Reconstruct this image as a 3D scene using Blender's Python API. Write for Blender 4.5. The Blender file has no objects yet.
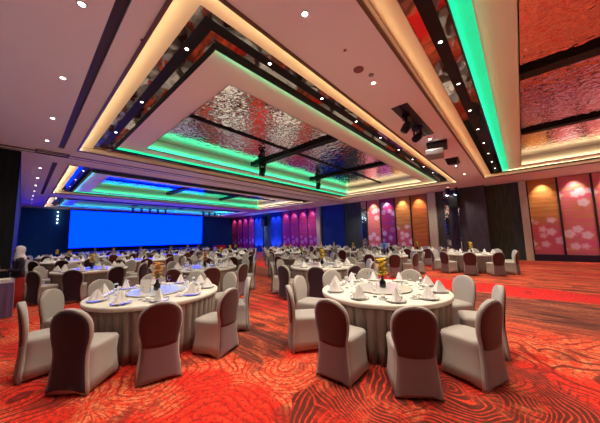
import bpy, math, random
from mathutils import Vector, Matrix
random.seed(7)
R = math.radians
S = bpy.context.scene
COL = S.collection

# ------------------------------------------------------------------ camera
H = 1.62
pit, rol, yaw, FPX = R(6.0538), R(-1.3297), R(41.688), 247.87
fw = Vector((math.cos(yaw)*math.cos(pit), math.sin(yaw)*math.cos(pit), math.sin(pit)))
rt0 = Vector((math.sin(yaw), -math.cos(yaw), 0)); up0 = rt0.cross(fw)
rt = rt0*math.cos(rol) + up0*math.sin(rol); up = -rt0*math.sin(rol) + up0*math.cos(rol)
cd = bpy.data.cameras.new('camera'); cam = bpy.data.objects.new('camera', cd); COL.objects.link(cam)
m = Matrix((rt, up, -fw)).transposed().to_4x4(); m.translation = Vector((0, 0, H)); cam.matrix_world = m
cd.sensor_fit = 'HORIZONTAL'; cd.sensor_width = 36; cd.lens = FPX/600*36
cd.clip_start = 0.05; cd.clip_end = 200
S.camera = cam

# ------------------------------------------------------------------ world, exposure
w = bpy.data.worlds.new('world'); S.world = w; w.use_nodes = True
w.node_tree.nodes['Background'].inputs[0].default_value = (0.30, 0.20, 0.24, 1)
w.node_tree.nodes['Background'].inputs[1].default_value = 0.0
vs = S.view_settings
vs.view_transform = 'Standard'; vs.look = 'None'; vs.gamma = 1; vs.exposure = 0.16; vs.use_curve_mapping = False
S.cycles.use_denoising = True
S.cycles.max_bounces = 8; S.cycles.diffuse_bounces = 6; S.cycles.glossy_bounces = 4
S.cycles.caustics_reflective = False; S.cycles.caustics_refractive = False
S.cycles.sample_clamp_indirect = 8

DOWN_W, WALL_W, UP_W = 180.0, 170.0, 230.0

def light(name, kind, loc, energy, color, aim=(0, 0, -1), **kw):
    d = bpy.data.lights.new(name, kind); d.energy = energy; d.color = color
    for k, v in kw.items(): setattr(d, k, v)
    o = bpy.data.objects.new(name, d); COL.objects.link(o); o.location = loc
    o.rotation_euler = Vector(aim).to_track_quat('-Z', 'Y').to_euler()
    return o
def strip(name, p0, p1, width, energy_per_m, color, aim):
    """A long LED tape: a real thin area light from p0 to p1 facing aim."""
    p0, p1 = Vector(p0), Vector(p1); ax = (p1-p0); L = ax.length; ax.normalize()
    z = -Vector(aim).normalized(); y = z.cross(ax).normalized()
    d = bpy.data.lights.new(name, 'AREA'); d.shape = 'RECTANGLE'; d.size = L; d.size_y = width
    d.energy = energy_per_m*L; d.color = color
    o = bpy.data.objects.new(name, d); COL.objects.link(o)
    mm = Matrix((ax, y, z)).transposed().to_4x4(); mm.translation = (p0+p1)/2; o.matrix_world = mm
    return o

# ------------------------------------------------------------------ materials
def mat(name, base=(.8, .8, .8), rough=.6, metal=0.0, spec=.5, emit=None, estr=0.0, sheen=0.0, trans=0.0, coat=0.0):
    mt = bpy.data.materials.new(name); mt.use_nodes = True
    b = mt.node_tree.nodes['Principled BSDF']
    b.inputs['Base Color'].default_value = (*base, 1); b.inputs['Roughness'].default_value = rough
    b.inputs['Metallic'].default_value = metal; b.inputs['Specular IOR Level'].default_value = spec
    if emit: b.inputs['Emission Color'].default_value = (*emit, 1); b.inputs['Emission Strength'].default_value = estr
    if sheen: b.inputs['Sheen Weight'].default_value = sheen
    if trans: b.inputs['Transmission Weight'].default_value = trans
    if coat: b.inputs['Coat Weight'].default_value = coat; b.inputs['Coat Roughness'].default_value = .05
    return mt
class N:
    """tiny node-graph helper"""
    def __init__(s, mt): s.t = mt.node_tree; s.b = s.t.nodes['Principled BSDF']
    def n(s, typ, **kw):
        nd = s.t.nodes.new(typ)
        for k, v in kw.items(): setattr(nd, k, v)
        return nd
    def l(s, a, b): s.t.links.new(a, b)
    def setv(s, sock, v):
        if hasattr(v, 'is_linked') or isinstance(v, bpy.types.NodeSocket): s.l(v, sock)
        else: sock.default_value = v
    def math(s, op, a, b=0.0, c=None, clamp=False):
        nd = s.n('ShaderNodeMath', operation=op, use_clamp=clamp); s.setv(nd.inputs[0], a); s.setv(nd.inputs[1], b)
        if c is not None: s.setv(nd.inputs[2], c)
        return nd.outputs[0]
    def mix(s, f, a, b):
        nd = s.n('ShaderNodeMix', data_type='RGBA'); s.setv(nd.inputs[0], f)
        s.setv(nd.inputs[6], a if not isinstance(a, tuple) else (*a[:3], 1)); s.setv(nd.inputs[7], b if not isinstance(b, tuple) else (*b[:3], 1))
        return nd.outputs[2]
    def coord(s, scale=(1, 1, 1), loc=(0, 0, 0), rot=(0, 0, 0), kind='Object'):
        tc = s.n('ShaderNodeTexCoord'); mp = s.n('ShaderNodeMapping')
        mp.inputs['Scale'].default_value = scale; mp.inputs['Location'].default_value = loc; mp.inputs['Rotation'].default_value = rot
        s.l(tc.outputs[kind], mp.inputs[0]); return mp.outputs[0]
    def noise(s, vec, scale=5, detail=3, rough=.5, dist=0):
        nd = s.n('ShaderNodeTexNoise'); s.l(vec, nd.inputs['Vector']); nd.inputs['Scale'].default_value = scale
        nd.inputs['Detail'].default_value = detail; nd.inputs['Roughness'].default_value = rough; nd.inputs['Distortion'].default_value = dist
        return nd.outputs[0]
    def smooth(s, v, lo, hi, a=0., b=1.):
        nd = s.n('ShaderNodeMapRange', interpolation_type='SMOOTHSTEP'); s.setv(nd.inputs[0], v)
        for i, x in zip((1, 2, 3, 4), (lo, hi, a, b)): s.setv(nd.inputs[i], x)
        return nd.outputs[0]
    def bump(s, h, strength=.3, dist=.01):
        nd = s.n('ShaderNodeBump'); nd.inputs['Strength'].default_value = strength; nd.inputs['Distance'].default_value = dist
        s.l(h, nd.inputs['Height']); s.l(nd.outputs[0], s.b.inputs['Normal'])
def fabric(name, base, var=.12, scale=60, bump=.25, rough=.85, sheen=.2):
    mt = mat(name, base, rough, sheen=sheen, spec=.2); g = N(mt); c = g.coord()
    f = g.noise(c, scale, 3)
    g.l(g.mix(f, tuple(x*(1-var) for x in base), tuple(min(1, x*(1+var)) for x in base)), g.b.inputs['Base Color'])
    g.bump(f, bump, .003); return mt

M = {}
M['ceiling'] = mat('ceiling_paint', (.82, .81, .80), .8, spec=.2)
g = N(M['ceiling']); g.bump(g.noise(g.coord(), 40, 2), .04, .002)
M['cream'] = mat('cream_cove_paint', (.86, .76, .55), .7, spec=.2)
g = N(M['cream']); g.bump(g.noise(g.coord(), 30, 2), .05, .002)
M['ring'] = mat('ring_panel_paint', (.88, .80, .68), .6, spec=.25)
g = N(M['ring']); g.bump(g.noise(g.coord(), 30, 2), .04, .002)
M['bronze'] = mat('bronze_trim', (.16, .09, .05), .4, .6)
M['black'] = mat('matte_black', (.006, .006, .007), .55, spec=.3)
M['blackmetal'] = mat('black_metal', (.012, .012, .014), .35, .5)
M['grey_metal'] = mat('grey_metal', (.30, .29, .30), .35, .8)
for k in ('black', 'blackmetal', 'grey_metal', 'bronze'):
    g = N(M[k]); g.bump(g.noise(g.coord(), 80, 2), .05, .001)
# black glass strip of the coffer channels
M['darkmirror'] = mat('dark_mirror', (.42, .38, .36), .04, 1.0)
g = N(M['darkmirror']); g.bump(g.noise(g.coord(), 3, 1), .15, .02)
# rippled stainless ceiling sheet
M['ripple'] = mat('rippled_steel', (.92, .88, .90), .03, 1.0)
g = N(M['ripple']); c = g.coord((1, 1, 1)); nz = g.noise(c, 7.5, .5, .5, .4); g.bump(nz, .22, .06)
M['band_green'] = mat('green_emissive_band', (.01, .01, .01), .6, emit=(.003, .68, .28), estr=.95)  # emissive strip on the ring's outer edge
M['band_cyan'] = mat('cyan_emissive_band', (.01, .01, .01), .6, emit=(.01, .62, .72), estr=1.0)
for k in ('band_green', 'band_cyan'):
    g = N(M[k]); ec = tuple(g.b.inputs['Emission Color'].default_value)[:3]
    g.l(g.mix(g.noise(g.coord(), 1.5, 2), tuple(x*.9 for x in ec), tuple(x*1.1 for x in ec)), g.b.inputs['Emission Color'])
M['slot'] = mat('air_slot', (.03, .018, .028), .5)
# lamps
M['lamp'] = mat('lamp_face', (1, 1, 1), .4, emit=(1, .93, .82), estr=14)
M['lamp_blue'] = mat('lamp_face_cool', (1, 1, 1), .4, emit=(.55, .75, 1), estr=8)
M['screen'] = mat('led_screen_face', (0, 0, 0), .9, spec=0, emit=(0.0, .0076, 1.0), estr=12.0)
g = N(M['screen']); c = g.coord()
g.l(g.mix(g.noise(c, .35, 2), (0.0, .0072, .98), (0.0, .0085, 1.0)), g.b.inputs['Emission Color'])

# carpet -------------------------------------------------------------
mt = mat('patterned_carpet', (.5, .05, .02), .95, spec=.1, sheen=.1); g = N(mt)
co = g.coord(); sep = g.n('ShaderNodeSeparateXYZ'); g.l(co, sep.inputs[0]); X, Y = sep.outputs[0], sep.outputs[1]
big = g.noise(g.coord((1, .5, 1), (3.1, 7.7, 0)), .55, 3)
mid = g.noise(g.coord((1, 1, 1), (9.1, 1.7, 0)), 1.1, 2)
wob = g.math('MULTIPLY', g.math('SUBTRACT', mid, .5), 2.6)
Xw = g.math('ADD', X, wob)
RED, ORG, DRK, TAN = (.80, .018, .010), (.78, .17, .075), (.035, .022, .018), (.36, .17, .09)
# streaked zones: long fibres running along the hall
st = g.noise(g.coord((5.5, .55, 1)), 1.0, 5, .65)
st2 = g.noise(g.coord((26, 2.2, 1)), 1.0, 3, .7)
stv = g.math('ADD', g.math('MULTIPLY', st, .65), g.math('MULTIPLY', st2, .35))
streak = g.mix(g.smooth(stv, .38, .56), (.06, .02, .015), (.85, .12, .045))
streak = g.mix(g.smooth(big, .52, .66), streak, g.mix(g.smooth(stv, .42, .58), (.22, .02, .012), RED))
# shell zones: contour lines round scattered centres
wp = g.n('ShaderNodeVectorMath', operation='ADD'); g.l(co, wp.inputs[0])
nv = g.n('ShaderNodeTexNoise'); g.l(co, nv.inputs['Vector']); nv.inputs['Scale'].default_value = 1.3; nv.inputs['Detail'].default_value = 1
sc_ = g.n('ShaderNodeVectorMath', operation='SCALE'); g.l(nv.outputs[1], sc_.inputs[0]); sc_.inputs['Scale'].default_value = .55
g.l(sc_.outputs[0], wp.inputs[1])
vo = g.n('ShaderNodeTexVoronoi', feature='F1'); g.l(wp.outputs[0], vo.inputs['Vector']); vo.inputs['Scale'].default_value = .85
dist = vo.outputs['Distance']; cellc = g.n('ShaderNodeSeparateColor'); g.l(vo.outputs['Color'], cellc.inputs[0])
ring = g.math('SINE', g.math('MULTIPLY', dist, 96.0))
# fan ribs in part of the cells
df = g.n('ShaderNodeVectorMath', operation='SUBTRACT'); g.l(wp.outputs[0], df.inputs[0])
vs_ = g.n('ShaderNodeVectorMath', operation='SCALE'); g.l(vo.outputs['Position'], vs_.inputs[0]); vs_.inputs['Scale'].default_value = 1.0
g.l(vs_.outputs[0], df.inputs[1]); sd = g.n('ShaderNodeSeparateXYZ'); g.l(df.outputs[0], sd.inputs[0])
ang = g.math('ARCTAN2', sd.outputs[1], sd.outputs[0])
rib = g.math('SINE', g.math('ADD', g.math('MULTIPLY', ang, 36.0), g.math('MULTIPLY', dist, 12.0)))
linev = g.mix(g.smooth(cellc.outputs[0], .45, .5), ring, rib)
line = g.smooth(linev, .35, .95)
spk = g.noise(g.coord((14, 10, 1)), 1.0, 4, .7)
fill_o = g.mix(g.smooth(spk, .42, .62), (.90, .075, .025), (.90, .26, .11))
fill_r = g.mix(g.smooth(spk, .35, .6), (.80, .014, .008), (.95, .05, .018))
fill = g.mix(g.smooth(mid, .46, .54), fill_o, fill_r)
shell = g.mix(g.math('MULTIPLY', line, .8), fill, g.mix(g.smooth(cellc.outputs[1], .3, .7), (.55, .012, .008), (.09, .012, .010)))
hx = g.math('SUBTRACT', X, 3.15); hy = g.math('SUBTRACT', Y, .75)
hub = g.math('SQRT', g.math('ADD', g.math('MULTIPLY', hx, hx), g.math('MULTIPLY', hy, hy)))
hub = g.math('ADD', hub, g.math('MULTIPLY', g.math('SUBTRACT', mid, .5), .9))
dcell = g.math('MAXIMUM', g.smooth(cellc.outputs[2], .86, .88), g.math('MULTIPLY', g.smooth(hub, 1.35, 1.15), g.smooth(hub, .45, .6)))
arcs = g.smooth(g.math('SINE', g.math('MULTIPLY', hub, 120.0)), .35, .9)
arcs2 = g.smooth(g.math('SINE', g.math('MULTIPLY', dist, 120.0)), .35, .9)
dcell = g.math('MULTIPLY', dcell, g.smooth(g.noise(g.coord((1, 1, 1), (4, 2, 0)), 2.6, 3), .36, .52, .25, .95))
shell = g.mix(dcell, shell, g.mix(g.mix(g.smooth(hub, 1.5, 1.4), arcs2, arcs), (.10, .026, .016), (.88, .06, .025)))
# where each kind lies: the streaks mostly beyond x = 5.6 and in a patch near the left table
far = g.smooth(Xw, 5.3, 6.0)
wb2 = g.math('MULTIPLY', g.math('SUBTRACT', g.noise(co, 2.2, 2), .5), .9)
Xs, Ys = g.math('ADD', X, wb2), g.math('ADD', Y, wb2)
pa = g.math('MULTIPLY', g.smooth(Xs, 1.95, 2.1), g.smooth(Ys, 2.65, 2.8))
pd = g.math('MULTIPLY', pa, g.math('MULTIPLY', g.smooth(Xs, 3.15, 3.0), g.smooth(Ys, 4.6, 4.0)))
streak = g.mix(g.math('MULTIPLY', pd, .85), streak, g.mix(g.smooth(stv, .50, .64), DRK, ORG))
zone = g.math('MAXIMUM', far, pa)
car = g.mix(zone, shell, streak)
# vivid plain red ribbon along the hall
Xr = g.math('ADD', X, g.math('MULTIPLY', g.math('SUBTRACT', mid, .5), 1.2)); Xr = g.math('ADD', Xr, g.math('MULTIPLY', Y, -.10))
rb = g.math('MULTIPLY', g.smooth(Xr, 8.5, 8.65), g.smooth(Xr, 10.1, 9.95))
car = g.mix(rb, car, (.88, .012, .012))
dk = g.math('MULTIPLY', g.smooth(Xr, 5.9, 6.6), g.smooth(Xr, 8.55, 8.3))
car = g.mix(g.math('MULTIPLY', dk, .7), car, g.mix(g.smooth(stv, .46, .62), DRK, TAN))
spf = g.noise(g.coord((30, 22, 1)), 1.0, 4, .75)
car = g.mix(g.math('MULTIPLY', g.smooth(spf, .54, .38), .75), car, (.16, .020, .013))
blot = g.noise(g.coord((1, 1, 1), (1.3, 6.1, 0)), 1.7, 4, .6)
car = g.mix(g.math('MULTIPLY', g.smooth(blot, .46, .36), .6), car, (.14, .022, .014))
g.l(car, g.b.inputs['Base Color']); g.bump(g.noise(co, 220, 2), .5, .004)
M['carpet'] = mt

M['cloth'] = fabric('white_tablecloth', (.70, .69, .60), .05, 40, .15)
M['skirt'] = fabric('taupe_skirt', (.25, .19, .155), .1, 50, .2)
M['cover'] = fabric('cream_chair_cover', (.40, .37, .33), .06, 70, .15, .6, .3)
M['cover_shade'] = fabric('shaded_chair_cover', (.20, .135, .14), .08, 60, .15, .6, .25)  # cream cover as seen in shade, put into the colour
M['panel_back'] = fabric('maroon_chair_back', (.075, .016, .014), .12, 60, .15, .6, .2)
M['panel_back_shaded'] = fabric('shaded_chair_back', (.028, .010, .018), .12, 60, .15, .6, .2)  # chair back in dim light: the shade is part of this colour
M['napkin'] = fabric('white_napkin', (.74, .72, .70), .03, 60, .1)
M['china'] = mat('white_china', (.85, .83, .78), .12, coat=.4)
M['china_shadow'] = mat('plate_rim_shadow', (.10, .08, .07), .2)  # shadow under the plate, put in as a dark rim
for k in ('china', 'china_shadow'):
    g = N(M[k]); g.bump(g.noise(g.coord(), 20, 1), .02, .001)
M['glass'] = mat('clear_glass', (.95, .97, 1), .02, trans=1.0)
M['glass'].node_tree.nodes['Principled BSDF'].inputs['IOR'].default_value = 1.08; g = N(M['glass']); g.bump(g.noise(g.coord(), 20, 1), .02, .001)
M['turn'] = mat('turntable_glass', (.66, .66, .60), .10, coat=.35, spec=.5)
g = N(M['turn']); g.bump(g.noise(g.coord(), 8, 1), .02, .001)
M['vase'] = mat('black_vase', (.01, .01, .012), .15); g = N(M['vase']); g.bump(g.noise(g.coord(), 20, 1), .03, .001)
def petal(name, base):
    mt = mat(name, base, .6); g = N(mt); f = g.noise(g.coord(), 25, 3)
    g.l(g.mix(f, tuple(x*.7 for x in base), tuple(min(1, x*1.2) for x in base)), g.b.inputs['Base Color']); return mt
M['yellow'] = petal('yellow_petals', (.95, .62, .03)); M['orange'] = petal('orange_petals', (.80, .36, .07))
M['violet'] = petal('bluelit_petals', (.16, .10, .85)); M['pinkp'] = petal('pink_petals', (.75, .35, .30))  # violet: blue light on the flowers, put into the petal colour
M['leaf'] = petal('leaf_green', (.05, .14, .03))
# walls
def wallm(name, a, b, sc=(3, 3, .4), bump=.2):
    mt = mat(name, a, .8, spec=.2); g = N(mt); f = g.noise(g.coord(sc), 3, 4, .6)
    g.l(g.mix(g.smooth(f, .3, .7), a, b), g.b.inputs['Base Color']); g.bump(f, bump, .01); return mt
M['wall_dark'] = wallm('charcoal_wall_fabric', (.040, .060, .055), (.070, .095, .085))
M['wall_slate'] = wallm('slate_wall_fabric', (.055, .050, .062), (.085, .075, .095))
M['wall_navy'] = wallm('navy_wall_fabric', (.010, .075, .26), (.016, .10, .33))
M['wall_left'] = wallm('dark_drape_wall', (.010, .013, .018), (.020, .024, .030), (9, 9, .3))
M['pilaster'] = wallm('cream_pilaster', (.55, .50, .36), (.66, .60, .45))
M['blue_panel'] = wallm('blue_wall_panel', (.008, .030, .17), (.014, .05, .26), (4, 4, .5))
M['base'] = mat('navy_baseboard', (.016, .014, .045), .3); g = N(M['base']); g.bump(g.noise(g.coord(), 20, 1), .05, .002)
M['post'] = mat('dark_panel_post', (.02, .012, .02), .4); g = N(M['post']); g.bump(g.noise(g.coord(), 20, 1), .05, .002)
def blossom(name, ground, ground2, flower, density, seed, lo=-1., hi=9., low=False):
    """printed blossom panel: streaked satin ground with round petalled flowers between heights lo and hi"""
    mt = mat(name, ground, .55, spec=.3); g = N(mt)
    c = g.coord((1, 1, 1), (0, seed, seed*.7)); s1 = g.noise(g.coord((.3, .55, 5), (0, seed, 0)), 1.2, 4, .6)
    base = g.mix(g.smooth(s1, .38, .62), ground, ground2)
    szz = g.n('ShaderNodeSeparateXYZ'); g.l(g.coord(), szz.inputs[0])
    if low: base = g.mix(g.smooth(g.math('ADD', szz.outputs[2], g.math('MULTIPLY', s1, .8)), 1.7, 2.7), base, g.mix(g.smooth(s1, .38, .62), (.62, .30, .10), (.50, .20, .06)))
    vo = g.n('ShaderNodeTexVoronoi', feature='F1'); g.l(c, vo.inputs['Vector']); vo.inputs['Scale'].default_value = 1.75
    vo.inputs['Randomness'].default_value = .85
    sv = g.n('ShaderNodeSeparateColor'); g.l(vo.outputs['Color'], sv.inputs[0])
    df = g.n('ShaderNodeVectorMath', operation='SUBTRACT'); g.l(c, df.inputs[0]); g.l(vo.outputs['Position'], df.inputs[1])
    sp = g.n('ShaderNodeSeparateXYZ'); g.l(df.outputs[0], sp.inputs[0])
    an = g.math('ARCTAN2', sp.outputs[2], sp.outputs[1])
    pet = g.math('MULTIPLY', g.math('ABSOLUTE', g.math('SINE', g.math('MULTIPLY', an, 2.5))), .07)
    d = g.math('SUBTRACT', vo.outputs['Distance'], pet)
    f = g.smooth(d, .47, .25); f = g.math('MULTIPLY', f, g.smooth(sv.outputs[0], 1-density, 1-density+.05))
    sz = g.n('ShaderNodeSeparateXYZ'); g.l(g.coord(), sz.inputs[0])
    f = g.math('MULTIPLY', f, g.math('MULTIPLY', g.smooth(sz.outputs[2], lo, lo+.3), g.smooth(sz.outputs[2], hi+.3, hi)))
    tone = g.mix(g.smooth(d, .05, .3), tuple(x*.8 for x in flower), flower)
    g.l(g.mix(g.math('MULTIPLY', f, .85), base, tone), g.b.inputs['Base Color']); g.bump(s1, .1, .004)
    return mt
M['pan_pink'] = blossom('pink_blossom_print', (.70, .13, .26), (.64, .24, .16), (.90, .70, .90), .95, 2.3, .1, 3.5)
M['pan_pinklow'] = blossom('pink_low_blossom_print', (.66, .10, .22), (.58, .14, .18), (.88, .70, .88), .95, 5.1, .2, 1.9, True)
M['pan_orange'] = blossom('orange_satin_print', (.58, .19, .05), (.44, .12, .04), (.75, .4, .2), .1, 8.9, .2, 1.5)
M['pan_violet_light'] = blossom('violet_light_blossoms', (.20, .03, .28), (.34, .02, .10), (.52, .36, .80), .85, 1.7, .0, 5)  # projected violet light painted into the panel colours
M['pan_magenta'] = blossom('magenta_blossom_print', (.40, .035, .12), (.28, .02, .16), (.55, .25, .60), .6, 6.7, .3, 3.6)

# ------------------------------------------------------------------ mesh builder
class MB:
    def __init__(s): s.v = []; s.f = []
    def add(s, vs, fs):
        o = len(s.v); s.v += [tuple(v) for v in vs]; s.f += [tuple(i+o for i in f) for f in fs]; return s
    def box(s, x0, y0, z0, x1, y1, z1):
        s.add([(x0, y0, z0), (x1, y0, z0), (x1, y1, z0), (x0, y1, z0), (x0, y0, z1), (x1, y0, z1), (x1, y1, z1), (x0, y1, z1)],
              [(0, 3, 2, 1), (4, 5, 6, 7), (0, 1, 5, 4), (1, 2, 6, 5), (2, 3, 7, 6), (3, 0, 4, 7)]); return s
    def lathe(s, prof, n=24, c=(0, 0, 0), wave=None, closed=False):
        vs, fs = [], []
        for k, (r, z) in enumerate(prof):
            for i in range(n):
                a = 2*math.pi*i/n; rr = r*(1 + (wave(a, k) if wave else 0))
                vs.append((c[0]+rr*math.cos(a), c[1]+rr*math.sin(a), c[2]+z))
        for k in range(len(prof)-1):
            for i in range(n):
                j = (i+1) % n; fs.append((k*n+i, k*n+j, (k+1)*n+j, (k+1)*n+i))
        if not closed:
            fs.append(tuple(range(n-1, -1, -1))); fs.append(tuple((len(prof)-1)*n+i for i in range(n)))
        s.add(vs, fs); return s
    def loft(s, rings, cap=True):
        n = len(rings[0]); vs = [p for r in rings for p in r]; fs = []
        for k in range(len(rings)-1):
            for i in range(n):
                j = (i+1) % n; fs.append((k*n+i, k*n+j, (k+1)*n+j, (k+1)*n+i))
        if cap: fs.append(tuple(range(n-1, -1, -1))); fs.append(tuple((len(rings)-1)*n+i for i in range(n)))
        s.add(vs, fs); return s
    def tube(s, pts, r, n=8):
        pts = [Vector(p) for p in pts]; rings = []
        for k, p in enumerate(pts):
            d = (pts[min(k+1, len(pts)-1)] - pts[max(k-1, 0)]).normalized()
            a = d.orthogonal().normalized() if k == 0 else (a - d*a.dot(d)).normalized()
            b = d.cross(a); rr = r[k] if isinstance(r, (list, tuple)) else r
            rings.append([tuple(p + a*rr*math.cos(2*math.pi*i/n) + b*rr*math.sin(2*math.pi*i/n)) for i in range(n)])
        return s.loft(rings)
    def build(s, name, material, parent=None, smooth=False, bevel=0, weld=False):
        me = bpy.data.meshes.new(name); me.from_pydata(s.v, [], s.f); me.update()
        o = bpy.data.objects.new(name, me); COL.objects.link(o); me.materials.append(material)
        if smooth: me.polygons.foreach_set('use_smooth', [True]*len(me.polygons))
        if bevel:
            b = o.modifiers.new('bevel', 'BEVEL'); b.width = bevel; b.segments = 2; b.limit_method = 'ANGLE'
        if parent: o.parent = parent
        return o
def tag(o, label=None, cat=None, group=None, kind=None):
    if label: o['label'] = label
    if cat: o['category'] = cat
    if group: o['group'] = group
    if kind: o['kind'] = kind
    return o
def empty(name, loc=(0, 0, 0), rz=0.0, **kw):
    o = bpy.data.objects.new(name, None); COL.objects.link(o); o.location = loc; o.rotation_euler = (0, 0, rz)
    o.empty_display_size = .1
    return tag(o, **kw)
def clone(src, loc, rz=None, label=None, group=None, deep=True):
    r = src.copy(); COL.objects.link(r); r.location = loc
    if rz is not None: r.rotation_euler = (0, 0, rz)
    if label: r['label'] = label
    if group: r['group'] = group
    if deep:
        for ch in src.children:
            c = ch.copy(); COL.objects.link(c); c.parent = r
            for gch in ch.children:
                d = gch.copy(); COL.objects.link(d); d.parent = c
    return r
def struct(name, mb, material, **kw):
    o = mb.build(name, material, **kw); o['kind'] = 'structure'; return o

# ------------------------------------------------------------------ room shell
HC = 4.70
XW, YW, XL, YB = 20.0, 31.0, -1.4, -9.0
struct('floor', MB().box(XL-.2, YB-.2, -.12, XW+.3, YW+.3, 0), M['carpet'])

# coffers: (x0, y0, x1, y1, label)
COF = [(1.1, 2.65, 17.25, 10.85), (1.1, 13.1, 17.25, 21.2), (1.1, 23.1, 17.25, 29.6), (1.1, -6.9, 17.05, 1.3)]
# ceiling = grid of slabs round the coffer openings and the air slots
xs = sorted({XL-.2, .61, .75, 1.1, 17.05, 17.25, XW+.3}); ys = sorted({YB-.2, -6.9, 1.3, 2.65, 10.85, 11.0, 13.1, 21.2, 22.3, 23.1, 29.6, YW+.3})
mb = MB()
for i in range(len(xs)-1):
    for j in range(len(ys)-1):
        cx, cy = (xs[i]+xs[i+1])/2, (ys[j]+ys[j+1])/2
        if any(c[0] < cx < c[2] and c[1] < cy < c[3] for c in COF): continue
        z0 = HC
        if .61 < cx < .75 and (cy < 11.0 or 13.1 < cy < 22.3): z0 = HC+.10
        mb.box(xs[i], ys[j], z0, xs[i+1], ys[j+1], HC+.14)
struct('ceiling', mb, M['ceiling'])
struct('ceiling_deck', MB().box(XL-.2, YB-.2, 5.5, XW+.3, YW+.3, 5.6), M['black'])['label'] = 'dark deck above the suspended ceiling'

for (y0, y1, nm) in ((-8.9, 11.0, 'long dark air slot in the ceiling running over the round tables of the dark side'),
                     (13.1, 22.3, 'dark air slot in the ceiling beyond the partition track, towards the blue screen')):
    o = MB().box(.615, y0+.01, HC+.03, .745, y1-.01, HC+.07).build('air_slot', M['slot']); tag(o, nm, 'air vent')

def frame_mb(x0, y0, x1, y1, wdt, za, zb, th=None):
    """sloped rectangular frame surface: outer edge at za, inner edge (offset wdt) at zb; with th thickness"""
    mb = MB(); th = th or .02
    o_ = [(x0, y0), (x1, y0), (x1, y1), (x0, y1)]; i_ = [(x0+wdt, y0+wdt), (x1-wdt, y0+wdt), (x1-wdt, y1-wdt), (x0+wdt, y1-wdt)]
    vs = [(a, b, za) for a, b in o_]+[(a, b, zb) for a, b in i_]+[(a, b, za+th) for a, b in o_]+[(a, b, zb+th) for a, b in i_]
    fs = []
    for k in range(4):
        j = (k+1) % 4
        fs += [(k, k+4, j+4, j), (k+8, j+8, j+12, k+12), (k, j, j+8, k+8), (k+4, k+12, j+12, j+4)]
    return mb.add(vs, fs)
def ringbox(x0, y0, x1, y1, t, z0, z1):
    return frame_mb(x0, y0, x1, y1, t, z0, z0, z1-z0)
GREEN, WARM, YEL, CYAN = (.0, 1.0, .48), (1.0, .72, .38), (1.0, .80, .45), (.03, .75, .95)
ZR, ZM = 4.76, 5.15
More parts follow.
